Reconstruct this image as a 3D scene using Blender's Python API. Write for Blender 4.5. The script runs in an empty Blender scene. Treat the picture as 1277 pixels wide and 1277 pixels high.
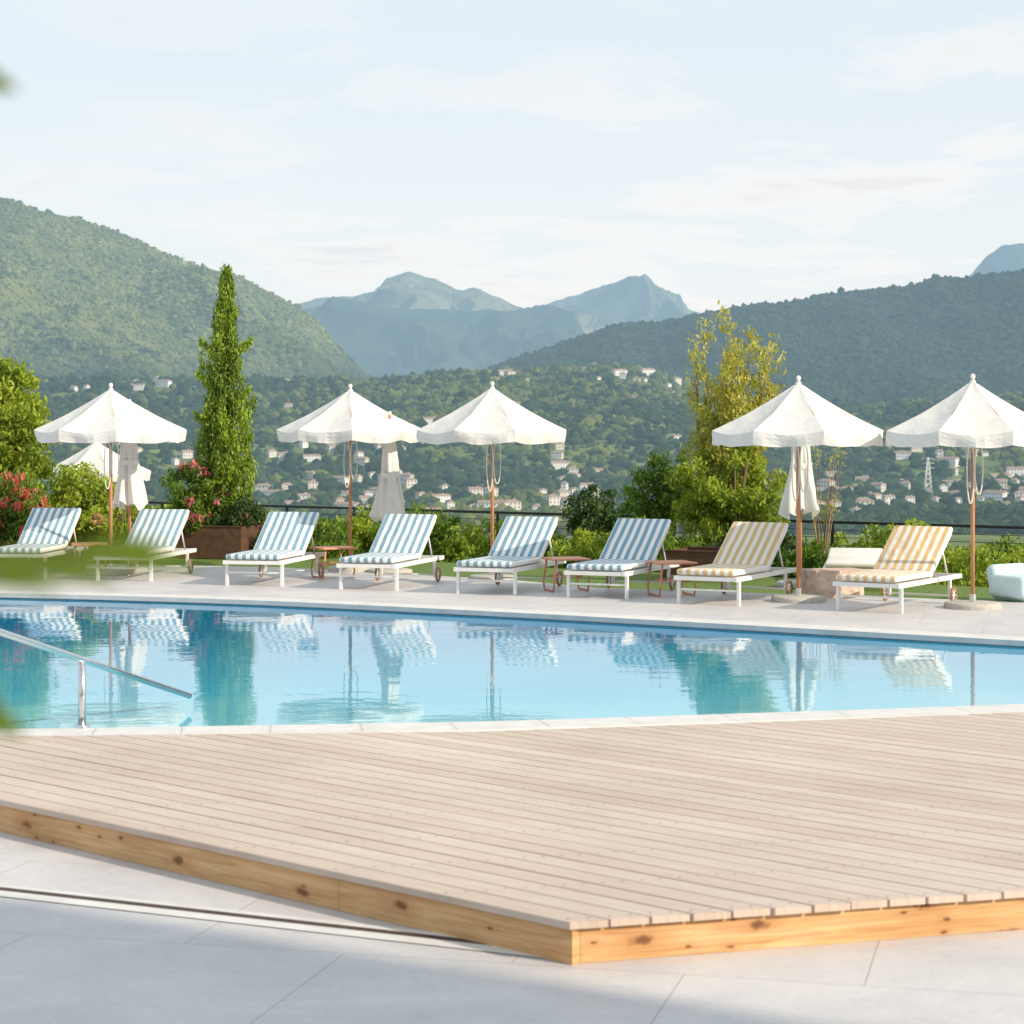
import bpy, math, random, bmesh
import numpy as np
from mathutils import Vector, Matrix
from mathutils.geometry import tessellate_polygon
random.seed(7); rng=np.random.default_rng(7)
R=math.radians
scene=bpy.context.scene
SUNH=np.array([.86,-.51]); SUNH=SUNH/np.linalg.norm(SUNH); EL=R(27)

# ---------------------------------------------------------------- node helpers
def new_mat(name):
    m=bpy.data.materials.new(name); m.use_nodes=True
    nt=m.node_tree; nt.nodes.clear()
    out=nt.nodes.new('ShaderNodeOutputMaterial')
    return m,nt,out
def N(nt,t,**k):
    n=nt.nodes.new(t)
    for a,b in k.items(): setattr(n,a,b)
    return n
def L(nt,a,b): nt.links.new(a,b)
def c4(c): return (c[0],c[1],c[2],1)
def ramp(nt,fac,stops):
    r=nt.nodes.new('ShaderNodeValToRGB')
    e=r.color_ramp.elements
    while len(e)<len(stops): e.new(.5)
    for i,(p,c) in enumerate(stops):
        e[i].position=p; e[i].color=c4(c)
    L(nt,fac,r.inputs[0]); return r.outputs[0]
def mth(nt,op,a,b=None,c=None,clamp=False):
    n=nt.nodes.new('ShaderNodeMath'); n.operation=op; n.use_clamp=clamp
    for i,v in enumerate([a,b,c]):
        if v is None: continue
        if isinstance(v,(int,float)): n.inputs[i].default_value=v
        else: L(nt,v,n.inputs[i])
    return n.outputs[0]
def mixc(nt,f,a,b,bt='MIX'):
    n=nt.nodes.new('ShaderNodeMix'); n.data_type='RGBA'; n.blend_type=bt
    if isinstance(f,(int,float)): n.inputs[0].default_value=f
    else: L(nt,f,n.inputs[0])
    for i,v in ((6,a),(7,b)):
        if isinstance(v,tuple): n.inputs[i].default_value=c4(v)
        else: L(nt,v,n.inputs[i])
    return n.outputs[2]
def coords(nt,rot=0,scale=(1,1,1),kind='Object'):
    tc=nt.nodes.new('ShaderNodeTexCoord')
    m1=nt.nodes.new('ShaderNodeMapping'); m1.inputs['Rotation'].default_value=(0,0,rot)
    m2=nt.nodes.new('ShaderNodeMapping'); m2.inputs['Scale'].default_value=scale
    L(nt,tc.outputs[kind],m1.inputs[0]); L(nt,m1.outputs[0],m2.inputs[0])
    return m2.outputs[0]
def noise(nt,vec,scale,detail=4,rough=.55,dist=0):
    n=nt.nodes.new('ShaderNodeTexNoise'); n.inputs['Scale'].default_value=scale
    n.inputs['Detail'].default_value=detail; n.inputs['Roughness'].default_value=rough
    n.inputs['Distortion'].default_value=dist
    L(nt,vec,n.inputs['Vector']); return n.outputs['Fac']
def bump(nt,h,strength,dist):
    b=nt.nodes.new('ShaderNodeBump'); b.inputs['Strength'].default_value=strength; b.inputs['Distance'].default_value=dist
    L(nt,h,b.inputs['Height']); return b.outputs[0]
def principled(nt,out,col,rough=.5,metal=0,nrm=None,spec=.5):
    p=nt.nodes.new('ShaderNodeBsdfPrincipled')
    if isinstance(col,tuple): p.inputs['Base Color'].default_value=c4(col)
    else: L(nt,col,p.inputs['Base Color'])
    p.inputs['Roughness'].default_value=rough; p.inputs['Metallic'].default_value=metal
    p.inputs['Specular IOR Level'].default_value=spec
    if nrm is not None: L(nt,nrm,p.inputs['Normal'])
    L(nt,p.outputs[0],out.inputs[0]); return p
def simple(name,c1,c2,scale=8,rough=.6,bs=.2,bd=.005,metal=0,vs=(1,1,1),spec=.4):
    m,nt,out=new_mat(name); v=coords(nt,0,vs)
    f=noise(nt,v,scale,3)
    col=ramp(nt,f,[(.3,c1),(.7,c2)])
    principled(nt,out,col,rough,metal,bump(nt,f,bs,bd),spec); return m
def leaf_mat(name,c1,c2,trans=.35):
    m,nt,out=new_mat(name)
    a=N(nt,'ShaderNodeAttribute',attribute_name='tint')
    col=ramp(nt,a.outputs['Fac'],[(0,c1),(1,c2)])
    p=nt.nodes.new('ShaderNodeBsdfPrincipled'); L(nt,col,p.inputs['Base Color']); p.inputs['Roughness'].default_value=.5
    p.inputs['Specular IOR Level'].default_value=.3
    t=nt.nodes.new('ShaderNodeBsdfTranslucent')
    L(nt,mixc(nt,1.0,col,(1.0,1.0,.55),'MULTIPLY'),t.inputs[0])
    mx=nt.nodes.new('ShaderNodeMixShader'); mx.inputs[0].default_value=trans
    L(nt,p.outputs[0],mx.inputs[1]); L(nt,t.outputs[0],mx.inputs[2]); L(nt,mx.outputs[0],out.inputs[0]); return m
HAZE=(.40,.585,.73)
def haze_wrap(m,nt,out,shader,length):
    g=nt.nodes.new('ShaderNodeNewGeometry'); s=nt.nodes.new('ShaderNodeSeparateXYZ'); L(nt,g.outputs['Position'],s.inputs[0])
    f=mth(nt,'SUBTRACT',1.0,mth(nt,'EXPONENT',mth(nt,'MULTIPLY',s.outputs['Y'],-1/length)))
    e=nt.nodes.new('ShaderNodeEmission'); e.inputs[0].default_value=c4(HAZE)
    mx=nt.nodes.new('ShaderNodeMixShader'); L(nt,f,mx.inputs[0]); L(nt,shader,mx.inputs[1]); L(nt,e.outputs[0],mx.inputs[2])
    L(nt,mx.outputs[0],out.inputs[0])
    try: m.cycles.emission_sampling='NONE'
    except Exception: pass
def haze_mat(name,c1,c2,scale,bs=0,bd=1,tint=False,length=8000,low=None):
    m,nt,out=new_mat(name); tc=nt.nodes.new('ShaderNodeTexCoord')
    f=noise(nt,tc.outputs['Object'],scale,5,.65)
    if tint:
        a=N(nt,'ShaderNodeAttribute',attribute_name='tint')
        f=mth(nt,'ADD',mth(nt,'MULTIPLY',f,.7),mth(nt,'MULTIPLY',a.outputs['Fac'],.3))
    col=ramp(nt,f,[(.3,c1),(.68,c2)])
    if low:  # shade of the lower slopes, painted in as a darker forest colour
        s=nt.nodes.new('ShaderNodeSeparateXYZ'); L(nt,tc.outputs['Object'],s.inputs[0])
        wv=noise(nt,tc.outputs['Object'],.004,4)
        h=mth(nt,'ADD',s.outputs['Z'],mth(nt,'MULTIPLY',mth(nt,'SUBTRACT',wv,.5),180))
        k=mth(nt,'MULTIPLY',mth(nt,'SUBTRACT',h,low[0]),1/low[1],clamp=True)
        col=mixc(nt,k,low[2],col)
    d=nt.nodes.new('ShaderNodeBsdfDiffuse'); L(nt,col,d.inputs[0])
    if bs:
        v=nt.nodes.new('ShaderNodeTexVoronoi'); v.inputs['Scale'].default_value=.12; L(nt,tc.outputs['Object'],v.inputs['Vector'])
        L(nt,bump(nt,v.outputs['Distance'],bs,-bd),d.inputs['Normal'])
    haze_wrap(m,nt,out,d.outputs[0],length); return m

# ---------------------------------------------------------------- mesh helpers
class MB:
    def __init__(s): s.v=[]; s.f=[]; s.m=[]; s.mats=[]; s.sm=[]
    def mi(s,mat):
        if mat not in s.mats: s.mats.append(mat)
        return s.mats.index(mat)
    def add(s,vs,fs,mat,smooth=False):
        o=len(s.v); s.v+= [tuple(v) for v in vs]; i=s.mi(mat)
        for f in fs: s.f.append(tuple(o+k for k in f)); s.m.append(i); s.sm.append(smooth)
    def box(s,c,d,mat,rot=None):
        hx,hy,hz=d[0]/2,d[1]/2,d[2]/2
        vs=[Vector((x,y,z)) for x in(-hx,hx) for y in(-hy,hy) for z in(-hz,hz)]
        if rot is not None: vs=[rot@v for v in vs]
        vs=[v+Vector(c) for v in vs]
        s.add(vs,[(0,1,3,2),(4,6,7,5),(0,4,5,1),(2,3,7,6),(0,2,6,4),(1,5,7,3)],mat)
    def tube(s,pts,rad,mat,n=10,closed=False,caps=True):
        pts=[Vector(p) for p in pts]; k=len(pts)
        if isinstance(rad,(int,float)): rad=[rad]*k
        vs=[];prev=None
        for i,p in enumerate(pts):
            if closed: t=pts[(i+1)%k]-pts[i-1]
            else: t=pts[min(i+1,k-1)]-pts[max(i-1,0)]
            t.normalize()
            if prev is None:
                a=Vector((0,0,1)) if abs(t.z)<.9 else Vector((1,0,0))
                prev=t.cross(a).normalized()
            u=(prev-t*prev.dot(t)).normalized(); prev=u; w=t.cross(u)
            for j in range(n):
                an=2*math.pi*j/n; vs.append(p+(u*math.cos(an)+w*math.sin(an))*rad[i])
        fs=[]
        for i in range(k if closed else k-1):
            a=i*n;b=((i+1)%k)*n
            for j in range(n): fs.append((a+j,a+(j+1)%n,b+(j+1)%n,b+j))
        if caps and not closed: fs+=[tuple(range(n-1,-1,-1)),tuple(range((k-1)*n,k*n))]
        s.add(vs,fs,mat,True)
    def lathe(s,prof,mat,n=24,c=(0,0,0)):
        vs=[];k=len(prof)
        for r,z in prof:
            for j in range(n):
                a=2*math.pi*j/n; vs.append((c[0]+r*math.cos(a),c[1]+r*math.sin(a),c[2]+z))
        fs=[]
        for i in range(k-1):
            for j in range(n): fs.append((i*n+j,i*n+(j+1)%n,(i+1)*n+(j+1)%n,(i+1)*n+j))
        s.add(vs,fs,mat,True)
    def rbox(s,c,d,mat,r=.02,rot=None,seg=3,puff=0):
        bm=bmesh.new(); bmesh.ops.create_cube(bm,size=1)
        for v in bm.verts: v.co=Vector((v.co.x*d[0],v.co.y*d[1],v.co.z*d[2]))
        bmesh.ops.bevel(bm,geom=bm.edges[:],offset=r,segments=seg,profile=.5,affect='EDGES')
        bm.verts.index_update()
        vs=[v.co.copy() for v in bm.verts]
        if rot is not None: vs=[rot@v for v in vs]
        vs=[v+Vector(c) for v in vs]
        s.add(vs,[tuple(v.index for v in f.verts) for f in bm.faces],mat,True); bm.free()
    def mesh(s,name):
        me=bpy.data.meshes.new(name); me.from_pydata(s.v,[],s.f)
        for m in s.mats: me.materials.append(m)
        me.polygons.foreach_set('material_index',s.m); me.polygons.foreach_set('use_smooth',s.sm); me.update()
        return me
    def obj(s,name,parent=None,loc=(0,0,0),rz=0):
        return place(s.mesh(name),name,parent,loc,rz)
def place(me,name,parent=None,loc=(0,0,0),rz=0):
    o=bpy.data.objects.new(name,me); scene.collection.objects.link(o)
    o.location=loc; o.rotation_euler=(0,0,rz)
    if parent: o.parent=parent
    return o
def empty(name,loc=(0,0,0),rz=0):
    o=bpy.data.objects.new(name,None); scene.collection.objects.link(o); o.location=loc; o.rotation_euler=(0,0,rz)
    o.empty_display_size=.1; return o
def np_mesh(name,V,F,mats,tint=None,mi=None,smooth=False):
    me=bpy.data.meshes.new(name); k=F.shape[1]
    me.vertices.add(len(V)); me.vertices.foreach_set('co',V.astype(np.float32).ravel())
    me.loops.add(F.size); me.loops.foreach_set('vertex_index',F.astype(np.int32).ravel())
    me.polygons.add(len(F)); me.polygons.foreach_set('loop_start',np.arange(0,F.size,k,dtype=np.int32))
    me.polygons.foreach_set('loop_total',np.full(len(F),k,dtype=np.int32))
    for m in mats: me.materials.append(m)
    if mi is not None: me.polygons.foreach_set('material_index',mi.astype(np.int32))
    me.polygons.foreach_set('use_smooth',np.full(len(F),bool(smooth)))
    if tint is not None:
        a=me.attributes.new('tint','FLOAT','POINT'); a.data.foreach_set('value',tint.astype(np.float32))
    me.update(calc_edges=True); return me

# ---------------------------------------------------------------- foliage
def leaves(clumps,size,asp=2.2,up=.2):
    P=[];T=[];M=[]
    for c in clumps:
        n=int(c[6]); d=rng.normal(size=(n,3)); d/=np.linalg.norm(d,axis=1)[:,None]
        r=rng.random(n)**.45
        P.append(np.array(c[:3])+d*r[:,None]*np.array(c[3:6])); T.append(np.clip(c[8]+rng.normal(0,.22,n),0,1)); M.append(np.full(n,c[7]))
    P=np.concatenate(P);T=np.concatenate(T);M=np.concatenate(M); n=len(P)
    a=rng.normal(size=(n,3)); a[:,2]+=up*3; a/=np.linalg.norm(a,axis=1)[:,None]
    b=np.cross(a,rng.normal(size=(n,3))); b/=np.linalg.norm(b,axis=1)[:,None]
    s=size*(.6+.8*rng.random(n))[:,None]
    V=np.stack([P-a*s/2,P+b*s/2/asp,P+a*s/2,P-b*s/2/asp],1).reshape(-1,3)
    F=np.arange(n*4).reshape(-1,4)
    return V,F,np.repeat(T,4),M
def bush_clumps(c,r,k,n,cr,mat=0,flower=0,low=.0):
    out=[]
    for i in range(k):
        d=rng.normal(size=3); d/=np.linalg.norm(d); rr=rng.random()**.5
        p=[c[j]+d[j]*rr*r[j] for j in range(3)]
        if p[2]<low: p[2]=low+rng.random()*.15
        s=cr*(.6+.8*rng.random())
        out.append((*p,s,s,s*.8,n,mat,.25+.6*rng.random()))
        if flower and rng.random()<flower:
            q=[c[j]+d[j]*(rr*.5+.55)*r[j] for j in range(3)]
            if q[2]>low: out.append((*q,s*.55,s*.55,s*.45,n*.45,1,.5))
    return out
def foliage(name,clumps,size,mats,asp=2.2,up=.2,trunk=None):
    V,F,T,M=leaves(clumps,size,asp,up); me=np_mesh(name,V,F,mats,T,M)
    if trunk is None: return place(me,name)
    e=empty(name); place(me,'foliage',e); trunk.obj('trunk_and_branches',e); return e

# ---------------------------------------------------------------- numpy noise
def vnoise(x,y,seed=0):
    xi=np.floor(x).astype(np.int64); yi=np.floor(y).astype(np.int64); xf=x-xi; yf=y-yi
    def h(a,b):
        n=(a*374761393+b*668265263+seed*974634777)&0x7fffffff
        n=((n^(n>>13))*1274126177)&0x7fffffff
        return ((n^(n>>16))&0xffff)/65535.0
    u=xf*xf*(3-2*xf); v=yf*yf*(3-2*yf)
    return (h(xi,yi)*(1-u)+h(xi+1,yi)*u)*(1-v)+(h(xi,yi+1)*(1-u)+h(xi+1,yi+1)*u)*v
def fbm(x,y,o=5,seed=0,ridge=False):
    s=0;a=1;t=0
    for i in range(o):
        n=vnoise(x*2**i,y*2**i,seed+i)*2-1
        if ridge: n=1-2*np.abs(n)
        s=s+a*n; t+=a; a*=.5
    return s/t
def sm(t): t=np.clip(t,0,1); return t*t*(3-2*t)

# ---------------------------------------------------------------- materials
M_white=simple('white_painted_metal',(.78,.77,.75),(.84,.83,.81),20,.4,.03,.001)
M_steel=simple('brushed_steel',(.62,.62,.63),(.74,.74,.75),40,.25,.05,.001,1.0)
M_black=simple('black_fence_metal',(.02,.02,.022),(.035,.035,.035),20,.45,.05,.001)
M_pole=simple('umbrella_wood',(.45,.20,.09),(.58,.29,.14),14,.4,.15,.001,0,(6,6,.6))
M_conc=simple('concrete_base',(.36,.34,.31),(.55,.52,.48),40,.85,.5,.004)
M_joint=simple('coping_joint_grout',(.46,.44,.42),(.54,.52,.50),40,.85,.1,.001)
M_terra=simple('terracotta_metal',(.58,.24,.13),(.66,.29,.17),10,.5,.05,.001)
M_corten=simple('corten_planter',(.07,.035,.02),(.13,.065,.035),9,.8,.3,.003)
M_stone=simple('pink_travertine',(.42,.29,.23),(.70,.54,.45),7,.8,.8,.02)
M_bluefab=simple('light_blue_fabric',(.50,.68,.73),(.62,.77,.80),12,.9,.2,.004)
M_cream=simple('cream_cushion',(.66,.63,.58),(.76,.73,.68),14,.9,.2,.004)
M_bark=simple('bark',(.10,.07,.045),(.22,.16,.11),18,.9,.6,.006,0,(1,1,.25))
M_barkl=simple('pale_twig_bark',(.24,.16,.09),(.38,.27,.17),18,.9,.4,.003)
M_tyre=simple('wheel_wood',(.25,.13,.06),(.38,.2,.1),14,.5,.1,.001)

def fabric_white():
    m,nt,out=new_mat('white_canvas'); v=coords(nt)
    f=noise(nt,v,5,4,.6); w=noise(nt,v,2.3,3)
    col=ramp(nt,f,[(.25,(.80,.785,.765)),(.75,(.87,.855,.835))])
    nrm=bump(nt,w,.7,.06)
    d=nt.nodes.new('ShaderNodeBsdfDiffuse'); L(nt,col,d.inputs[0]); L(nt,nrm,d.inputs['Normal'])
    t=nt.nodes.new('ShaderNodeBsdfTranslucent'); L(nt,mixc(nt,1,col,(1,.96,.9),'MULTIPLY'),t.inputs[0])
    mx=nt.nodes.new('ShaderNodeMixShader'); mx.inputs[0].default_value=.25
    L(nt,d.outputs[0],mx.inputs[1]); L(nt,t.outputs[0],mx.inputs[2]); L(nt,mx.outputs[0],out.inputs[0]); return m
M_canvas=fabric_white()
def stripe(name,c):
    m,nt,out=new_mat(name); tc=nt.nodes.new('ShaderNodeTexCoord'); s=nt.nodes.new('ShaderNodeSeparateXYZ'); L(nt,tc.outputs['Object'],s.inputs[0])
    w=noise(nt,tc.outputs['Object'],3,2); x=mth(nt,'ADD',s.outputs['X'],mth(nt,'MULTIPLY',mth(nt,'SUBTRACT',w,.5),.02))
    f=mth(nt,'FRACT',mth(nt,'ADD',mth(nt,'MULTIPLY',x,1/.092),.25+10))
    g=mth(nt,'LESS_THAN',f,.5)
    f2=noise(nt,tc.outputs['Object'],5,4)
    col=mixc(nt,g,(.82,.80,.77),c)
    p=principled(nt,out,col,.9,0,bump(nt,f2,.7,.05),.2); return m
M_sblue=stripe('blue_white_stripe_fabric',(.21,.36,.46)); M_syel=stripe('yellow_white_stripe_fabric',(.68,.48,.24))

def paving():
    m,nt,out=new_mat('stone_paving'); v=coords(nt,R(14))
    b=nt.nodes.new('ShaderNodeTexBrick'); L(nt,v,b.inputs['Vector']); b.inputs['Scale'].default_value=1
    b.inputs['Brick Width'].default_value=1.2; b.inputs['Row Height'].default_value=1.2; b.inputs['Mortar Size'].default_value=.003; b.inputs['Mortar Smooth'].default_value=.3
    b.offset=.5
    b.inputs['Color1'].default_value=(.575,.55,.54,1); b.inputs['Color2'].default_value=(.615,.59,.58,1); b.inputs['Mortar'].default_value=(.38,.36,.35,1)
    f=noise(nt,v,1.3,7,.7,.8); g=noise(nt,v,35,3)
    col=mixc(nt,1,b.outputs['Color'],ramp(nt,f,[(.3,(.82,.83,.87)),(.7,(1.07,1.06,1.06))]),'MULTIPLY')
    col=mixc(nt,1,col,ramp(nt,g,[(.3,(.93,.93,.93)),(.7,(1.03,1.03,1.03))]),'MULTIPLY')
    h=mth(nt,'SUBTRACT',mth(nt,'MULTIPLY',g,.2),b.outputs['Fac'])
    principled(nt,out,col,.5,0,bump(nt,h,.4,.003),.4); return m
M_pave=paving()
def coping():
    m,nt,out=new_mat('pool_coping_stone'); v=coords(nt)
    f=noise(nt,v,5,5); col=ramp(nt,f,[(.3,(.60,.58,.555)),(.7,(.72,.70,.68))])
    principled(nt,out,col,.6,0,bump(nt,f,.3,.003)); return m
M_cop=coping()
M_pooltile=simple('pool_wall_tile',(.30,.58,.66),(.40,.68,.74),30,.3,.1,.002)
def water():
    m,nt,out=new_mat('pool_water')
    g=nt.nodes.new('ShaderNodeNewGeometry')
    s=nt.nodes.new('ShaderNodeSeparateXYZ'); L(nt,g.outputs['Position'],s.inputs[0])
    dep=mth(nt,'MULTIPLY',mth(nt,'SUBTRACT',s.outputs['Y'],13.0),1/8.5,clamp=True)
    c=noise(nt,g.outputs['Position'],.5,2)
    dd=mth(nt,'ADD',dep,mth(nt,'MULTIPLY',mth(nt,'SUBTRACT',c,.5),.35))
    col=ramp(nt,dd,[(0,(.22,.58,.68)),(.25,(.06,.45,.63)),(.8,(.0,.23,.46))])
    mp=nt.nodes.new('ShaderNodeMapping'); mp.inputs['Scale'].default_value=(1.0,1.7,1); L(nt,g.outputs['Position'],mp.inputs[0])
    pat=ramp(nt,noise(nt,g.outputs['Position'],.35,2),[(.4,(.2,.2,.2)),(.6,(1,1,1))])
    h=mth(nt,'ADD',noise(nt,mp.outputs[0],1.3,3,.5,.5),mth(nt,'MULTIPLY',mth(nt,'MULTIPLY',noise(nt,mp.outputs[0],8,2),.24),pat))
    p=principled(nt,out,col,.01,0,bump(nt,h,.22,.012)); p.inputs['IOR'].default_value=1.6; return m
M_water=water()
def deckwood():
    m,nt,out=new_mat('weathered_deck_boards')
    tc=nt.nodes.new('ShaderNodeTexCoord'); mp=nt.nodes.new('ShaderNodeMapping'); mp.inputs['Scale'].default_value=(1.2,30,1); L(nt,tc.outputs['Object'],mp.inputs[0])
    a=N(nt,'ShaderNodeAttribute',attribute_name='tint')
    cb=nt.nodes.new('ShaderNodeCombineXYZ'); L(nt,mth(nt,'MULTIPLY',a.outputs['Fac'],37),cb.inputs[0])
    va=nt.nodes.new('ShaderNodeVectorMath'); L(nt,mp.outputs[0],va.inputs[0]); L(nt,cb.outputs[0],va.inputs[1])
    f=noise(nt,va.outputs[0],2.2,5,.65,.3)
    col=ramp(nt,f,[(.2,(.48,.375,.305)),(.5,(.60,.50,.43)),(.8,(.66,.565,.50))])
    col=mixc(nt,1,col,ramp(nt,a.outputs['Fac'],[(0,(.92,.89,.86)),(1,(1.04,1.04,1.04))]),'MULTIPLY')
    st=noise(nt,tc.outputs['Object'],.7,6,.65); col=mixc(nt,1,col,ramp(nt,st,[(.35,(.90,.88,.87)),(.65,(1.04,1.04,1.04))]),'MULTIPLY')
    principled(nt,out,col,.6,0,bump(nt,f,.3,.002),.3); return m
M_deck=deckwood()
M_screw=simple('screw_head',(.16,.14,.12),(.24,.21,.19),30,.4,.1,.001,.8)
def pine():
    m,nt,out=new_mat('knotty_pine_fascia')
    tc=nt.nodes.new('ShaderNodeTexCoord'); s=nt.nodes.new('ShaderNodeSeparateXYZ'); L(nt,tc.outputs['Object'],s.inputs[0])
    wob=noise(nt,tc.outputs['Object'],26,4)
    def knots(sx,sz,off,thr,sharp):
        cb=nt.nodes.new('ShaderNodeCombineXYZ'); L(nt,mth(nt,'ADD',mth(nt,'MULTIPLY',s.outputs['X'],sx),off),cb.inputs[0]); L(nt,mth(nt,'ADD',mth(nt,'MULTIPLY',s.outputs['Z'],sz),off),cb.inputs[1])
        vo=nt.nodes.new('ShaderNodeTexVoronoi'); vo.voronoi_dimensions='2D'; vo.inputs['Scale'].default_value=1.0; vo.inputs['Randomness'].default_value=1; L(nt,cb.outputs[0],vo.inputs['Vector'])
        sep=nt.nodes.new('ShaderNodeSeparateColor'); L(nt,vo.outputs['Color'],sep.inputs[0])
        sel=mth(nt,'GREATER_THAN',sep.outputs[0],thr)
        d=mth(nt,'ADD',vo.outputs['Distance'],mth(nt,'MULTIPLY',mth(nt,'SUBTRACT',wob,.5),.22))
        kn=mth(nt,'MULTIPLY',sel,mth(nt,'SUBTRACT',1,mth(nt,'MULTIPLY',mth(nt,'SUBTRACT',d,.04),sharp),clamp=True),clamp=True)
        halo=mth(nt,'MULTIPLY',sel,mth(nt,'SUBTRACT',1,mth(nt,'MULTIPLY',d,2.6),clamp=True),clamp=True)
        return kn,halo,vo.outputs['Distance']
    k1,h1,d1=knots(2.6,6.5,.2,.45,11); k2,h2,d2=knots(6,14,3.3,.75,13)
    mp2=nt.nodes.new('ShaderNodeMapping'); mp2.inputs['Scale'].default_value=(1.0,1,24); L(nt,tc.outputs['Object'],mp2.inputs[0])
    gr=noise(nt,mp2.outputs[0],2,5,.6,1.2)
    big=noise(nt,tc.outputs['Object'],1.7,3)
    col=ramp(nt,gr,[(.3,(.50,.26,.11)),(.5,(.64,.39,.19)),(.75,(.75,.51,.29))])
    col=mixc(nt,1,col,ramp(nt,big,[(.35,(.84,.79,.72)),(.65,(1.06,1.05,1.03))]),'MULTIPLY')
    halo=mth(nt,'MAXIMUM',h1,mth(nt,'MULTIPLY',h2,.6)); kn=mth(nt,'MAXIMUM',k1,k2)
    col=mixc(nt,mth(nt,'MULTIPLY',halo,.6),col,(.40,.16,.05))
    col=mixc(nt,mth(nt,'MULTIPLY',kn,.8),col,(.12,.04,.015))
    principled(nt,out,col,.55,0,bump(nt,gr,.25,.002),.3); return m
M_pine=pine()
M_grass=simple('lawn_grass',(.06,.12,.02),(.18,.26,.05),30,.9,.9,.03)
M_soil=simple('slot_drain_dark',(.05,.03,.025),(.09,.055,.045),30,.8,.1,.002)
LM_green=leaf_mat('leaf_green',(.045,.11,.015),(.24,.36,.045),.38)
LM_bright=leaf_mat('leaf_bright',(.12,.21,.02),(.46,.54,.07),.45)
LM_dark=leaf_mat('leaf_dark',(.02,.05,.015),(.08,.14,.035),.25)
LM_cyp=leaf_mat('cypress_leaf',(.045,.11,.015),(.36,.48,.05),.32)
LM_yel=leaf_mat('leaf_yellowing',(.26,.29,.04),(.68,.62,.15),.45)
LM_red=leaf_mat('flower_red',(.55,.06,.06),(.80,.22,.20),.3)
LM_pink=leaf_mat('flower_pink',(.60,.10,.18),(.85,.35,.38),.3)

# ---------------------------------------------------------------- pool
def catmull(pts,k=8):
    n=len(pts);o=[]
    for i in range(n):
        p0,p1,p2,p3=[np.array(pts[(i+j)%n],float) for j in(-1,0,1,2)]
        for t in np.arange(k)/k:
            o.append(.5*((2*p1)+(p2-p0)*t+(2*p0-5*p1+4*p2-p3)*t*t+(3*p1-p0-3*p2+p3)*t**3))
    return np.array(o)
pool=[(-9,14.6),(-7,13.6),(-5,13.15),(-3.08,13.04),(-1.65,13.18),(-.19,13.36),(1.33,13.7),(3.37,14.2),(5.2,14.75),(7,15.4),(7.8,16.1),(7.2,16.9),(5.8,17.6),(4.36,18.4),(1.93,19.98),(-.3,21.35),(-2.85,22.7),(-5.57,23.6),(-8,24.0),(-10,23.0),(-11,20),(-10.5,16.7)]
PO=catmull(pool,8)
tan=np.roll(PO,-1,0)-np.roll(PO,1,0); tan/=np.linalg.norm(tan,axis=1)[:,None]
nor=np.stack([tan[:,1],-tan[:,0]],1)
OUT=PO+nor*.32; LIP=PO-nor*.03; np_=len(PO)
def ring(mb,A,za,B,zb,mat,sm_=False):
    n=len(A); vs=[(*a,za) for a in A]+[(*b,zb) for b in B]
    mb.add(vs,[(i,(i+1)%n,n+(i+1)%n,n+i) for i in range(n)],mat,sm_)
mb=MB()
ring(mb,OUT,.0,OUT,.012,M_cop); ring(mb,OUT,.012,LIP,.012,M_cop); ring(mb,LIP,.012,LIP,-.035,M_cop); ring(mb,LIP,-.035,PO,-.035,M_cop)
for i in range(0,np_,3):
    a=OUT[i];b=LIP[i];t=tan[i]*.002
    mb.add([(*(a-t),.016),(*(a+t),.016),(*(b+t),.016),(*(b-t),.016)],[(0,1,2,3)],M_joint)
cop=mb.obj('pool_coping')
mb=MB(); ring(mb,PO,-.035,PO,-1.4,M_pooltile); mb.add([(*p,-1.4) for p in PO],[tuple(range(np_))],M_pooltile); mb.obj('pool_basin')
mb=MB(); mb.add([(*p,-.05) for p in PO],[tuple(range(np_))],M_water); mb.obj('pool_water')
back=[(-25,31),(-8,29.5),(-3,28),(0,25.7),(1,24.5),(2.5,23.8),(4.4,23.0),(7,21.5),(25,13)]
outer=[(-25,-14),(25,-14)]+back[::-1]
poly=[[Vector((x,y,0)) for x,y in outer],[Vector((x,y,0)) for x,y in OUT]]
tris=tessellate_polygon(poly); allv=[tuple(v) for l in poly for v in l]
mb=MB()
tt=[]
for t in tris:
    a,b,c=[Vector(allv[i]) for i in t]
    tt.append(t if (b-a).cross(c-a).z>0 else t[::-1])
mb.add(allv,tt,M_pave); n=len(outer)
mb.add([(x,y,0) for x,y in outer]+[(x,y,-.3) for x,y in outer],[(i,(i+1)%n,n+(i+1)%n,n+i) for i in range(n)],M_pave)
mb.obj('pavement')
mb=MB(); A=Vector((-4.2,9.61,0)); B=Vector((.25,7.545,0)); d=(B-A).normalized(); pn=Vector((-d.y,d.x,0))
def strip(o0,o1,z,mat):
    mb.add([A+pn*o0+Vector((0,0,z)),B+pn*o0+Vector((0,0,z)),B+pn*o1+Vector((0,0,z)),A+pn*o1+Vector((0,0,z))],[(0,1,2,3)],mat)
strip(-.11,-.026,.004,M_cop); strip(-.024,.024,.004,M_soil); strip(.026,.07,.004,M_cop)
mb.obj('slot_drain')

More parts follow.
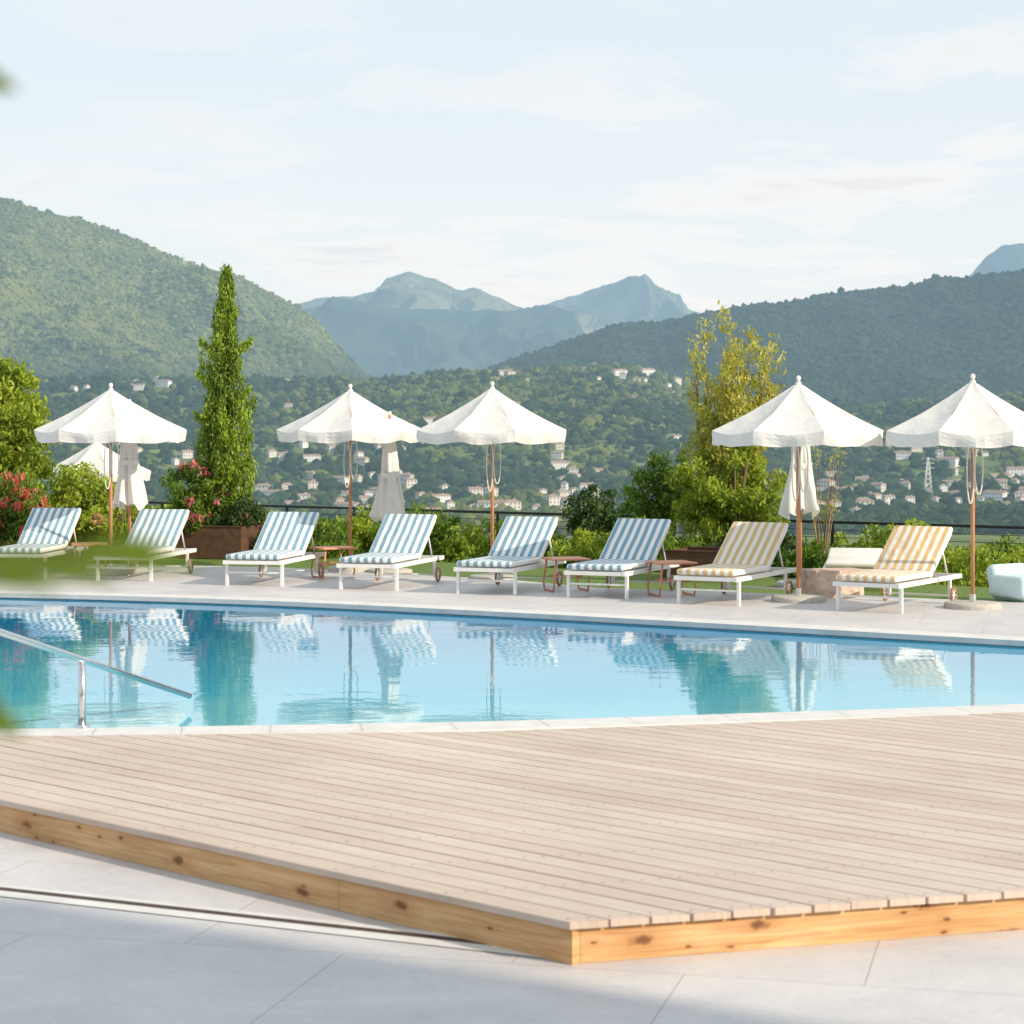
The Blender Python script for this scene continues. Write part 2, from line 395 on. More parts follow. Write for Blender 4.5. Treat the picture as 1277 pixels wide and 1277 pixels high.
# lawn / embankment
def lineY(x): return 33.7-.705*x
bx=np.array([b[0] for b in back]);by=np.array([b[1] for b in back])
xs=np.linspace(-40,40,160); vs_=np.linspace(0,1,60)
X,Vv=np.meshgrid(xs,vs_); Y0=np.interp(X,bx,by)-.25; Y1=lineY(np.clip(X,-18,12))+14
Y=Y0+(Y1-Y0)*Vv
def ground_z(x,y):
    d=y-lineY(np.clip(x,-18,12)); return -.03-.65*sm((d+5)/4)-np.clip(d-1,0,99)*.45
Z=ground_z(X,Y)+fbm(X*.8,Y*.8,3)*.03*Vv
def gridF(r,c):
    i=np.arange(r*c).reshape(r,c); return np.stack([i[:-1,:-1],i[:-1,1:],i[1:,1:],i[1:,:-1]],-1).reshape(-1,4)
place(np_mesh('lawn',np.stack([X,Y,Z],-1).reshape(-1,3),gridF(*X.shape),[M_grass],smooth=True),'lawn')

# ---------------------------------------------------------------- deck
deck=empty('wooden_deck',(.1985,7.39,0),math.atan2(-.6926,.7213))
ex=np.array([.7213,-.6926]); ey=np.array([.6926,.7213]); C0=np.array([.1985,7.39])
bp=np.array([(-6,11.85),(-5,11.8),(-2.79,11.8),(-.17,11.98),(1.19,12.3),(3.02,12.79),(4.6,13.3),(6.5,13.95),(9,14.9),(12,16.2)])-C0
bl=np.stack([bp@ex,bp@ey],1)
def xb(y): return float(np.interp(y,bl[:,1],bl[:,0]))
def xf(y): return .559*y
V=[];F=[];T=[];pitch=.132;gap=.011; scr=MB()
for k in range(66):
    y0=k*pitch; y1=y0+pitch-gap
    ov=random.uniform(-.004,.005)
    a=(xf(y0)+ov,xf(y1)+ov); b=(xb(y0),xb(y1))
    L_=a[0]-b[0]
    if L_<=.2: continue
    j=0
    while a[0]-.05-j*.6>b[0]+.05:
        for yy in (y0+.028,y1-.028): 
            xx=xf(yy)-.05-j*.6; r_=.0045
            scr.add([(xx+r_*math.cos(q),yy+r_*math.sin(q),.1525) for q in np.linspace(0,2*math.pi,8,endpoint=False)],[tuple(range(8))],M_screw)
        j+=1
    cuts=[0]+sorted([c for c in [((k*1.93)%3.9+.4)/L_] if .1<c<.9 and k%3==0])+[1]
    for ci in range(len(cuts)-1):
        t=random.random(); e=.002/L_*(1 if ci else 0)
        q=[]
        for c in (cuts[ci]+e,cuts[ci+1]):
            q.append((a[0]+(b[0]-a[0])*c,a[1]+(b[1]-a[1])*c))
        zt=.15+random.uniform(-.001,.001); ch=.003
        o=len(V)
        for (xa,xb_) in q:
            V+= [(xa,y0,.124),(xa,y0,zt-ch),(xa+(xb_-xa)*.02,y0+ch,zt),(xb_,y1-ch,zt),(xb_,y1,zt-ch),(xb_,y1,.124)]
        for j in range(5): F.append((o+j,o+j+1,o+6+j+1,o+6+j))
        F.append((o,o+1,o+4,o+5)); F.append((o+1,o+2,o+3,o+4)); F.append((o+6,o+7,o+10,o+11))
        T+= [t]*12
me=np_mesh('deck_boards',np.array(V),np.array(F),[M_deck],np.array(T)); place(me,'deck_boards',deck); scr.obj('screws',deck)
mb=MB(); Lf=-xb(0)
mb.box((-.60,.034,.061),(1.2-.002,.044,.120),M_pine); mb.box((-1.2-(Lf-1.2)/2,.034,.062),(Lf-1.2-.003,.044,.122),M_pine)
mb.obj('fascia_side',deck)
ang=math.atan2(1.0,.559)
mb=MB(); mb.box((1.6+.03,.0,.062),(3.2,.044,.122),M_pine); mb.box((6.03+.233,.0,.062),(6.06,.044,.122),M_pine)
f2=mb.obj('fascia_front',deck,(-.033,.036,0),ang)
mb=MB()
for k in range(1,9):
    y=k*1.0; mb.box(((xf(y)+xb(y))/2-.0,y,.06),(abs(xf(y)-xb(y))-.3,.06,.118),M_corten)
mb.obj('joists',deck)

# ---------------------------------------------------------------- handrail
mb=MB()
A=Vector((-2.9,12.2,.684)); B=Vector((-2.16,14.5,.03)); dr=(B-A)
top=A-dr*.32
pts=[Vector((top.x-.02,top.y-.12,.15)),Vector((top.x-.02,top.y-.12,top.z-.1)),Vector((top.x-.015,top.y-.09,top.z-.02)),top,A,A+dr*.4,B]
mb.tube(pts,.02,M_steel,16); P=A+dr*.398
mb.tube([(P.x,P.y,-.0),(P.x,P.y,P.z)],.024,M_steel,16); mb.lathe([(0,.03),(.045,.03),(.045,.012)],M_steel,20,(P.x,P.y,0))
mb.obj('pool_handrail')

# ---------------------------------------------------------------- umbrellas
def canopy_mesh(seed):
    ns=8; sub=8; n=ns*sub; Rr=.925
    prof=[(0.015,2.275),(.07,2.25),(.16,2.195),(.3,2.115),(.45,2.035),(.6,1.96),(.75,1.89),(.88,1.835),(1.0,1.785)]
    vs=[]
    for r,z in prof:
        for j in range(n):
            a=2*math.pi*j/n; la=(a%(2*math.pi/ns)); dmid=abs(la-math.pi/ns)/(math.pi/ns)
            rad=r*Rr*(math.cos(math.pi/ns)/math.cos(la-math.pi/ns))
            wr=.006*math.sin(9*r+a*5+seed)*(1-dmid)
            sag=(1-dmid**2)*.042*r
            vs.append((rad*math.cos(a),rad*math.sin(a),z-sag+wr))
    k=len(prof)
    for i,dz in enumerate([.045,.09,.135]):
        for j in range(n):
            a=2*math.pi*j/n; la=(a%(2*math.pi/ns)); dmid=abs(la-math.pi/ns)/(math.pi/ns)
            fl=(.010*math.sin(j*1.3+seed)+.008*math.sin(j*.57+2*seed))*(i+1)*.8-.008*i
            rad=Rr*(math.cos(math.pi/ns)/math.cos(la-math.pi/ns))+fl
            sag=(1-dmid**2)*.042; sc=(.012*(1-dmid)+.006*math.sin(j*.9+seed))*(i/2)
            vs.append((rad*math.cos(a),rad*math.sin(a),1.785-sag-dz+sc))
    k+=3; fs=[]
    for i in range(k-1):
        for j in range(n): fs.append((i*n+j,(i+1)*n+j,(i+1)*n+(j+1)%n,i*n+(j+1)%n))
    mc=MB(); mc.add(vs,fs,M_canvas,False); return mc.mesh('canopy')
def umbrella_parts():
    ns=8; Rr=.925
    mp=MB(); mp.tube([(0,0,.05),(0,0,2.3)],.021,M_pole,14)
    mp.lathe([(0,2.36),(.018,2.352),(.027,2.335),(.02,2.31),(.014,2.30),(.03,2.285),(.032,2.265)],M_white,14)
    mr=MB()
    for i in range(ns):
        a=2*math.pi*i/ns; c,s=math.cos(a),math.sin(a)
        mr.tube([(c*.02,s*.02,2.235),(c*Rr*.98,s*Rr*.98,1.765)],.009,M_pole,6)
        mr.tube([(c*.03,s*.03,1.72),(c*Rr*.5,s*Rr*.5,1.985)],.008,M_pole,6)
    mr.lathe([(.022,1.69),(.045,1.69),(.045,1.76),(.022,1.76)],M_pole,12)
    for dx,l in ((.08,.36),(-.07,.42)):
        pts=[]
        for t in np.linspace(0,1,17,endpoint=False):
            a=2*math.pi*t; pts.append((dx*.6+dx*.55*math.sin(a),-.04,1.68-l*(1-math.cos(a))*.75))
        mr.tube(pts,.007,M_cream,6,closed=True)
    mbs=MB(); mbs.lathe([(0,.062),(.06,.062),(.25,.06),(.28,.05),(.285,.03),(.285,.0)],M_conc,28); mbs.lathe([(.035,.14),(.035,.06)],M_steel,14); mbs.lathe([(.022,.14),(.035,.14)],M_steel,14)
    return [mp.mesh('pole'),mr.mesh('ribs'),mbs.mesh('base')]
UP=umbrella_parts()
def umbrella(x,y,z,rz,seed):
    e=empty('patio_umbrella',(x,y,z),rz); place(canopy_mesh(seed),'canopy',e)
    for me,nm in zip(UP,['pole','ribs','base']): place(me,nm,e)
for i,(x,y,rz) in enumerate([(-4.93,26.6,.25),(-2.04,27.3,.1),(-.234,25.7,.3),(2.99,22.6,.15),(4.64,21.8,.22)]): umbrella(x,y,0,rz,i*1.7)
umbrella(-6.95,36.2,-.72,.4,9)
def folded(seed):
    m=MB(); n=72; prof=[(.03,2.1),(.045,2.0),(.075,1.8),(.095,1.6),(.10,1.45),(.115,1.3),(.15,1.1),(.175,.95),(.19,.84)]
    vs=[]
    for k,(r,z) in enumerate(prof):
        for j in range(n):
            a=2*math.pi*j/n; pl=1+(.2*math.cos(8*a)+.14*math.cos(5*a+z*4+seed)+.1*math.cos(3*a+seed))*min(1,k/5)
            vs.append((r*pl*math.cos(a+.05*k),r*pl*math.sin(a+.05*k),z+(.03*math.cos(8*a)+.04*math.cos(2*a+seed))*(k==8)))
    fs=[(i*n+j,(i+1)*n+j,(i+1)*n+(j+1)%n,i*n+(j+1)%n) for i in range(len(prof)-1) for j in range(n)]
    m.add(vs,fs,M_canvas,True)
    m.lathe([(.112,1.42),(.118,1.40),(.118,1.37),(.112,1.35)],M_cream,20)
    return m.mesh('folded_canopy')
pm=MB(); pm.tube([(0,0,.05),(0,0,2.14)],.02,M_pole,12); pm.lathe([(0,2.19),(.02,2.175),(.02,2.15),(.01,2.12)],M_white,12); PMM=pm.mesh('pole')
for i,(x,y) in enumerate([(-4.84,27.4),(-1.53,27.1),(3.33,25.0)]):
    e=empty('folded_umbrella',(x,y,-.02),random.random()*3); 
    fc=place(folded(i*2.1),'folded_canopy',e); pl=place(PMM,'pole',e); place(UP[2],'base',e)
    if i==1:
        fc.location.z=-.16; pl.scale=(1,1,.93)

# ---------------------------------------------------------------- sun loungers
def lounger_parts(ms,flat=False):
    fr=MB(); w=.33; zf=.27
    for sx in(-w,w):
        fr.box((sx,.89,zf),(.035,1.78,.045),M_white)
        fr.box((sx,.10,.125),(.032,.038,.25),M_white)
    for y in(.02,1.05,1.76): fr.box((0,y,zf),(2*w-.037,.035,.04),M_white)
    fr.box((0,.10,.15),(2*w-.034,.02,.02),M_white)
    for i in range(8): fr.box((0,.13+i*.11,zf+.012),(2*w-.037,.06,.014),M_white)
    for sx in(-w,w): fr.box((sx,1.46,.155),(.03,.035,.19),M_white)
    fr.tube([(-w-.03,1.46,.085),(w+.03,1.46,.085)],.01,M_white,8)
    wh=MB()
    for sx in(-w-.045,w+.045):
        pts=[(sx,1.46+.075*math.cos(a),.088+.075*math.sin(a)) for a in np.linspace(0,2*math.pi,20,endpoint=False)]
        wh.tube(pts,.013,M_tyre,8,closed=True)
        for a in np.linspace(0,math.pi,3,endpoint=False):
            wh.tube([(sx,1.46+.07*math.cos(a),.088+.07*math.sin(a)),(sx,1.46-.07*math.cos(a),.088-.07*math.sin(a))],.006,M_white,6)
    an=R(4 if flat else 35); hl=.75; y0=.99; z0=.315
    rot=Matrix.Rotation(an,3,'X')
    bf=MB()
    for sx in(-w+.045,w-.045):
        bf.box(Vector((sx,y0,z0-.02))+rot@Vector((0,hl/2,0)),(.03,hl,.03),M_white,rot)
    for k in range(6): bf.box(Vector((0,y0,z0-.02))+rot@Vector((0,.08+k*.11,.0)),(2*w-.12,.05,.012),M_white,rot)
    if not flat:
        p=Vector((0,y0,z0))+rot@Vector((0,.5,-.03))
        for sx in(-w+.07,w-.07): fr.tube([(sx,p.y,p.z),(sx,p.y+.16,.29)],.01,M_white,8)
    cu=MB(); cu.rbox((0,.50,.335),(.64,1.0,.06),ms,.025)
    cu.rbox(Vector((0,y0+.01,z0+.0))+rot@Vector((0,hl/2,.034)),(.64,hl,.06),ms,.025,rot)
    return [fr.mesh('frame'),wh.mesh('wheels'),bf.mesh('backrest_frame'),cu.mesh('striped_cushion')]
LB=lounger_parts(M_sblue); LY=lounger_parts(M_syel); LC=lounger_parts(M_cream,True)
def lounger(parts,x,y,th,z=0):
    e=empty('sun_lounger',(x,y,z),R(th)-math.pi/2)
    for me,nm in zip(parts,['frame','wheels','backrest_frame','cushion']): place(me,nm,e)
for i,(x,y,th) in enumerate([(-5.95,25.95,84),(-4.6,25.5,80.5),(-2.97,24.7,78),(-1.63,24.1,74),(-.31,23.45,70),(.87,22.9,67),(1.97,22.1,62.5),(3.47,21.25,58.5)]):
    lounger(LB if i<6 else LY,x,y,th)
lounger(LC,3.85,24.4,80,-.07)

def table():
    m=MB()
    m.rbox((0,0,.36),(.44,.44,.022),M_terra,.008)
    for s in(-1,1):
        pts=[(s*.17,-.17,.35),(s*.2,-.19,.1),(s*.2,-.16,.015),(s*.2,.16,.015),(s*.2,.19,.1),(s*.17,.17,.35)]
        m.tube(pts,.011,M_terra,8)
    pts=[(.19*math.cos(a),.19*math.sin(a),.17) for a in np.linspace(0,2*math.pi,24,endpoint=False)]
    m.tube(pts,.008,M_terra,6,closed=True)
    return m.mesh('side_table')
TM=table()
for x,y,r in [(-2.16,26.1,.5),(.60,24.0,.3),(1.72,23.35,.3),(-5.25,26.9,.2)]: place(TM,'side_table',None,(x,y,0),r)
def block():
    bm=bmesh.new(); bmesh.ops.create_cube(bm,size=1); bmesh.ops.subdivide_edges(bm,edges=bm.edges[:],cuts=7,use_grid_fill=True)
    for v in bm.verts:
        p=v.co.copy(); s=1-.10*(abs(p.x*2)**3)*(abs(p.y*2)**3)
        v.co=Vector((p.x*.62*s,p.y*.42*s,(p.z+.5)*.29))+Vector((random.uniform(-.005,.005),random.uniform(-.005,.005),random.uniform(-.004,.004)))
    me=bpy.data.meshes.new('stone_block'); bm.to_mesh(me); bm.free(); me.materials.append(M_stone)
    return me
place(block(),'stone_block',None,(3.45,23.3,0),.3)
m=MB(); m.rbox((0,0,.12),(.58,.56,.22),M_bluefab,.09,None,5); m.rbox((0,.25,.24),(.56,.16,.30),M_bluefab,.075,Matrix.Rotation(R(-16),3,'X'),5); m.rbox((-.02,-.03,.24),(.38,.36,.08),M_bluefab,.038,None,4)
for s in(-1,1): m.rbox((s*.27,.0,.17),(.13,.5,.24),M_bluefab,.06,None,4)
m.obj('lounge_chair',None,(5.42,22.8,-.02),.6)

def planter(x,y,w,d,h,rz,name='corten_planter'):
    m=MB(); t=.02
    m.box((0,-d/2,h/2),(w,t,h),M_corten); m.box((0,d/2,h/2),(w,t,h),M_corten); m.box((-w/2+t/2,0,h/2),(t,d-t-.002,h),M_corten); m.box((w/2-t/2,0,h/2),(t,d-t-.002,h),M_corten)
    m.box((0,0,h-.06),(w-2*t-.004,d-t-.004,.04),M_soil)
    for s in(-1,1): m.box((0,s*(d/2),h+.008),(w+.02,.045,.016),M_corten)
    m.obj(name,None,(x,y,-.02),rz)
planter(-4.12,30.6,.98,.9,.44,-.25); planter(2.42,26.3,.95,.8,.34,-.45)

# ---------------------------------------------------------------- fence
mb=MB(); p0=np.array([-18,lineY(-18)]); p1=np.array([12,lineY(12)]); Lq=np.linalg.norm(p1-p0); dq=(p1-p0)/Lq; zt=.47; a=math.atan2(dq[1],dq[0]); rot=Matrix.Rotation(a,3,'Z')
mid=(p0+p1)/2
mb.box((mid[0],mid[1],zt),(Lq,.05,.04),M_black,rot)
for k in range(9): mb.box((mid[0],mid[1],zt-.11-k*.105),(Lq,.009,.009),M_black,rot)
for t in np.arange(0,Lq,1.45):
    q=p0+dq*t; mb.box((q[0],q[1],zt-.56),(.045,.02,1.075),M_black,rot)
mb.obj('terrace_fence')

# ---------------------------------------------------------------- near plants
cl=[]
for i in range(600):
    h=rng.random()**1.08; z=.42+h*3.55
    r=.33*np.interp(h,[0,.1,.3,.45,.6,.75,.88,1],[.9,1.1,1.18,1.0,.82,.55,.32,.04])
    an=rng.random()*6.28; lob=vnoise(np.array([an*1.2]),np.array([z*2.6]),3)[0]
    k=r*(.35+.6*rng.random())*(.45+1.2*lob)
    s=.045+.05*rng.random()
    cl.append((k*math.cos(an)-4.1+.06*h,k*math.sin(an)+30.6,z,s,s,s*2.2,56,0,min(.9,.1+.85*lob*rng.random()+.2)))
for (dx,z,l) in [(.44,2.98,.35),(.36,2.95,.25),(.40,2.2,.5),(-.36,1.9,.4),(.42,1.55,.45),(-.30,3.0,.3),(-.33,2.5,.35),(.22,3.4,.3),(-.36,1.3,.3)]:
    for t in np.linspace(0,1,6): cl.append((-4.1+dx*(.4+.6*t),30.5,z-.12+t*l*.5,.035,.035,.08,38,0,.85))
tr=MB(); tr.tube([(-4.1,30.6,.38),(-4.1,30.6,2),(-4.05,30.6,3.8)],[.06,.04,.01],M_bark,8)
foliage('cypress_tree',cl,.055,[LM_cyp],2.6,.9,tr)
foliage('oleander_shrub',bush_clumps((-4.45,30.35,.85),(.42,.3,.48),46,90,.13,0,.4,.42),.085,[LM_green,LM_pink],3.5,.4)
foliage('oleander_shrub',bush_clumps((-3.9,30.4,.62),(.45,.25,.28),26,90,.12,0,.1,.42),.08,[LM_dark,LM_pink],3.5,.4)
def shrub(name,c,r,k,n,cr,size,mats,fl=0,up=.3,asp=2.4,stems=True):
    zg=float(ground_z(np.array(c[0]),np.array(c[1]))); low=zg+.05
    tr=None
    if stems:
        tr=MB()
        for i in range(7):
            a=random.random()*6.28; q=.5*random.random()+.3
            tr.tube([(c[0]+.05*math.cos(a),c[1]+.05*math.sin(a),zg-.05),(c[0]+r[0]*q*.5*math.cos(a),c[1]+r[1]*q*.5*math.sin(a),c[2]),(c[0]+r[0]*q*math.cos(a),c[1]+r[1]*q*math.sin(a),c[2]+r[2]*.7)],[.022,.015,.005],M_bark,6)
    return foliage(name,bush_clumps(c,r,k,n,cr,0,fl,low),size,mats,asp,up,tr)
shrub('laurel_tree',(-7.15,30.3,1.62),(.78,.7,1.08),210,95,.18,.085,[LM_bright],0)
shrub('oleander_shrub',(-6.75,28.9,.62),(.72,.6,.52),80,90,.17,.085,[LM_green,LM_red],.95,.4,3.2)
shrub('laurel_bush',(-6.0,30.0,.72),(.85,.6,.6),90,100,.18,.085,[LM_bright],0)
shrub('oleander_shrub',(-5.45,29.6,.45),(.7,.5,.42),60,90,.16,.085,[LM_bright,LM_pink],.15,.4,3.2)
hx=[(-3.0,30.5,.22,.7,.5,.32,LM_green),(-2.1,31.2,.2,.7,.5,.42,LM_bright),(-1.2,30.6,.25,.6,.5,.45,LM_green),(-.3,30.2,.12,.7,.5,.38,LM_bright),(.5,29.5,.1,.7,.5,.36,LM_green),(1.2,28.6,.12,.7,.5,.36,LM_bright),(1.9,28.0,.2,.7,.5,.45,LM_green),
    (4.0,27.6,.05,.6,.5,.3,LM_green),(4.8,27.0,.2,.6,.5,.45,LM_bright),(5.7,26.2,.02,.8,.5,.32,LM_bright),(6.8,25.2,.05,.9,.5,.3,LM_green),(3.3,28.3,.1,.5,.5,.4,LM_dark)]
for x,y,z,rx,ry,rz,mt in hx: shrub('hedge_shrub',(x,y,z),(rx,ry,rz),55,85,.14,.07,[mt],0,.35,2.4,False)
for x,y,z,rx,ry,rz,mt in [(-9,41,.1,2.2,1,.7,LM_green),(-5.5,39.5,-.1,1.6,1,.55,LM_bright),(-2.9,38,-.3,1.6,1,.5,LM_green),(-.6,36.5,-.25,1.5,1,.55,LM_bright),(1.6,35,-.35,1.4,.8,.5,LM_green),(3.6,33.8,-.25,1.3,.8,.55,LM_dark),(5.4,32.6,-.35,1.4,.8,.5,LM_bright),(7.4,31.3,-.3,1.4,.8,.55,LM_green)]:
    shrub('hedge_shrub',(x,y,z),(rx,ry,rz),95,80,.2,.09,[mt],0,.35,2.4,False)
shrub('laurel_bush',(1.25,32.2,.38),(.5,.5,.55),60,80,.15,.075,[LM_dark])
# airy yellowing tree
tr=MB(); cl=[]; bx0,by0=2.88,28.6
for i in range(26):
    a=random.random()*6.28; sp=random.uniform(.1,.72); h=random.uniform(1.4,2.75) if i>3 else [3.2,3.0,2.95,2.8][i]
    if i<4: sp=[.12,.4,.3,.55][i]; a=[1.2,3.4,.2,6.0][i]
    pts=[]
    for t in np.linspace(0,1,8):
        pts.append((bx0+sp*math.cos(a)*t**1.2+.04*math.sin(5*t+i),by0+sp*math.sin(a)*t,.1+h*t))
    tr.tube(pts,[.02*(1-t)+.004 for t in np.linspace(0,1,8)],M_barkl,6)
    for t in np.linspace(.22,1,18):
        px=bx0+sp*math.cos(a)*t**1.2; py=by0+sp*math.sin(a)*t; s=.085+.07*random.random()
        cl.append((px+random.uniform(-.15,.15),py+random.uniform(-.14,.14),.1+h*t,s,s,s*1.3,int(72*(1.3-t*.7)),0,.3+.6*t*random.random()))
foliage('willow_tree',cl,.075,[LM_yel],3,.5,tr)
shrub('photinia_bush',(2.9,28.3,.85),(.85,.6,.8),125,80,.15,.075,[LM_bright])
shrub('laurel_bush',(2.1,29.8,.85),(.68,.5,.62),85,75,.15,.075,[LM_green])
tr=MB(); cl=[]
for i in range(12):
    a=random.random()*6.28; pts=[(4.15+.3*math.cos(a)*t,29+.3*math.sin(a)*t,-.2+1.6*t+.1*math.sin(i+t*3)) for t in np.linspace(0,1,6)]
    tr.tube(pts,[.01*(1-t)+.002 for t in np.linspace(0,1,6)],M_barkl,5); cl.append((*pts[-1],.1,.1,.12,12,0,.5)); cl.append((*pts[3],.12,.12,.12,16,0,.5))
foliage('bare_shrub',cl,.05,[LM_yel],3,.5,tr)
tr=MB(); cl=[]
for i in range(4):
    pts=[(2.42+.05*i+.07*math.sin(2.6*t+i),28.9,-.1+3.1*t-.25*i*t) for t in np.linspace(0,1,9)]
    tr.tube(pts,[.015*(1-t)+.004 for t in np.linspace(0,1,9)],M_barkl,5)
    for p in pts[3:]: cl.append((p[0]+random.uniform(-.08,.08),p[1],p[2],.09,.09,.1,18,0,.6))
foliage('bare_shrub',cl,.06,[LM_yel],3,.5,tr)

# garden plant growing beside the viewpoint
tr=MB(); V=[];F=[];T=[]
def leaf_at(p,d,l,w,flat=True):
    d=Vector(d).normalized(); sd=d.cross(Vector((0.0,-1,.25))).normalized(); p=Vector(p); o=len(V)
    nn=8
    for i in range(nn):
        t=i/(nn-1); ww=w*math.sin(math.pi*min(.98,max(.04,t)))**.8; c=p+d*l*t-Vector((0,0,.15*l*t*t))
        V.extend([tuple(c-sd*ww),tuple(c+sd*ww)]); T.extend([.55,.55])
    for i in range(nn-1): F.append((o+2*i,o+2*i+1,o+2*i+3,o+2*i+2))
tr.tube([(-.40,1.1,0),(-.39,1.08,.9),(-.36,1.05,1.5),(-.31,1.02,1.8),(-.28,1.0,2.12)],[.014,.011,.008,.005,.003],M_bark,8)
tr.tube([(-.33,1.02,1.7),(-.27,1.0,1.775),(-.20,1.0,1.788)],[.005,.004,.002],M_bark,6)
for (p,d,l,w) in [((-.215,1.0,1.790),(1,.1,.04),.07,.005),((-.25,1.0,1.788),(1,-.1,.0),.07,.006),((-.205,1.0,1.792),(.9,.3,.15),.05,.004),((-.26,1.0,1.78),(1,-.3,.05),.06,.004),
    ((-.285,1.0,1.735),(1,.1,-.35),.062,.010),((-.29,1.0,1.73),(.9,.2,-.1),.055,.009),((-.285,1.0,2.02),(1,.2,-.1),.055,.009),((-.33,1.02,1.72),(-.8,.3,.3),.07,.01),((-.30,1.0,1.9),(-.7,.4,.3),.07,.01),((-.38,1.06,1.3),(.4,.5,.2),.07,.01),((-.28,1.0,2.12),(.3,.1,.9),.06,.01),((-.36,1.05,1.5),(.3,.1,.4),.07,.01)]:
    leaf_at(p,d,l,w)
e=empty('garden_plant'); place(np_mesh('leaves',np.array(V),np.array(F),[LM_bright],np.array(T)),'leaves',e); tr.obj('stems',e)

# ---------------------------------------------------------------- distant land
LOW_SHADE=(10,150,(.022,.045,.024))
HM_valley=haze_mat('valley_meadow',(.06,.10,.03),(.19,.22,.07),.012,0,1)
HM_forest=haze_mat('forest_slope',(.05,.08,.02),(.21,.215,.07),.006,.6,4,low=LOW_SHADE)
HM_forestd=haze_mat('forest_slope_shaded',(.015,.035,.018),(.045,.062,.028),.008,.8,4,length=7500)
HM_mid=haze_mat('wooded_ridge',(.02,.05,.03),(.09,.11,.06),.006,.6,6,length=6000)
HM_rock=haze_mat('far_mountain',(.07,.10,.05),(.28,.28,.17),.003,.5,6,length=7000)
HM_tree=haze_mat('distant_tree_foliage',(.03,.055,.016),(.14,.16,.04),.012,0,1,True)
HM_treem=haze_mat('mountain_tree_foliage',(.06,.095,.025),(.23,.235,.075),.006,0,1,True,low=LOW_SHADE)
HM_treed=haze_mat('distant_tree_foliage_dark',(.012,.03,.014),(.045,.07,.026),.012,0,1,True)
hillx=np.array([-900,-640,-200,-60,-10,60,120,180,225,262,300,362,500,638,900])
hillz=np.array([50,48,48,60,62,64,67,60,45,27,14,9,18,30,40])
def valley_z(x,y):
    z=-5-57*sm((y-60)/540)
    rise=sm((y-1480)/1220); px=x*2700/np.maximum(y,60)
    H=np.interp(px,hillx,hillz)+fbm(px/45,y*0+3,3,5)*4
    z=z+(H+62)*rise
    z=z-70*sm((y-2760)/900)
    z=z+(24*fbm(x/420,y/300,4,11,True))*sm((y-1500)/400)*(1-.75*sm((y-2350)/350))
    return z
nr,nc=240,200
yy=60*(5200/60)**np.linspace(0,1,nr); tt_=np.linspace(-1,1,nc)
Yg,Tg=np.meshgrid(yy,tt_,indexing='ij'); Xg=Tg*(150+.6*Yg)
place(np_mesh('valley_terrain',np.stack([Xg,Yg,valley_z(Xg,Yg)],-1).reshape(-1,3),gridF(nr,nc),[HM_valley],smooth=True),'valley_terrain')
mb=MB(); mb.add([(-30000,40,-64),(30000,40,-64),(30000,30000,-64),(-30000,30000,-64)],[(0,1,2,3)],HM_valley); mb.obj('ground')
def ridge_fn(prof,k,foot,base,amp,seed,rough=2.5,pw=1.0,sp=150):
    D=2700*k; px=np.array([(p[0]-638.5)*k for p in prof]); pz=np.array([(529-p[1])*k for p in prof])
    def f(x,y):
        v=(y-foot)/(D-foot); H=np.interp(x,px,pz)+rough*k*fbm(x/(28*k),x*0,4,seed)
        s=np.where(v<1,np.clip(v,0,1)**pw,1-(v-1)*.9)
        env=np.sin(np.pi*np.clip(v,0,1)**.9)**.8
        wx=x+130*k*fbm(x/(300*k),y/(300*k),3,seed+3)
        n=fbm(wx/(sp*k)+y/(900*k),y/(520*k),6,seed+9,True)-.15
        hh=np.clip((H-base)/(180*k),0,1)
        return base+(H-base)*s+amp*k*env*n*hh
    return f,D,foot,px
def ridge(name,prof,k,foot,base,amp,seed,mat,res=(420,150),**kw):
    f,D,foot,px=ridge_fn(prof,k,foot,base,amp,seed,**kw)
    x=np.linspace(px[0],px[-1],res[0]); y=np.linspace(foot,D+(D-foot)*.6,res[1]); Y_,X_=np.meshgrid(y,x,indexing='ij')
    place(np_mesh(name,np.stack([X_,Y_,f(X_,Y_)],-1).reshape(-1,3),gridF(res[1],res[0]),[mat],smooth=True),name)
    return f,D,foot,px
left=[(-900,260),(-600,215),(-300,190),(-120,208),(0,243),(50,262),(100,270),(150,288),(200,312),(250,330),(300,343),(340,365),(370,380),(400,405),(430,440),(455,468),(520,492),(640,510)]
right=[(480,505),(560,478),(600,462),(640,448),(700,425),(760,405),(820,400),(870,393),(920,382),(1000,372),(1060,360),(1100,357),(1140,355),(1165,342),(1200,346),(1277,335),(1420,305),(1700,280),(2100,300)]
midf=[(250,420),(320,392),(380,386),(450,379),(520,386),(600,391),(680,391),(708,398),(722,420),(760,450),(820,480)]
midb=[(250,420),(330,392),(400,369),(440,370),(470,364),(483,350),(510,344),(545,352),(570,365),(600,362),(640,378),(665,388),(720,392),(800,410),(900,440)]
farp=[(560,420),(640,392),(690,377),(730,365),(760,362),(788,350),(810,358),(840,375),(875,389),(920,400),(1000,420)]
rfar=[(1100,390),(1180,360),(1212,340),(1230,318),(1250,305),(1277,303),(1320,310),(1400,350),(1500,390)]
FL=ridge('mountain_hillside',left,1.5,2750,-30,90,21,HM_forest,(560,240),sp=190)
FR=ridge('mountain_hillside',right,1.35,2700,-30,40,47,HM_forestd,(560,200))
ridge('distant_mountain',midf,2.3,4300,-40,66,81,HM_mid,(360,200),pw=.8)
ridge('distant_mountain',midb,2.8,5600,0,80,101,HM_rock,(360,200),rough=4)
ridge('distant_mountain',farp,3.3,6800,0,85,131,HM_rock,(300,180),rough=4)
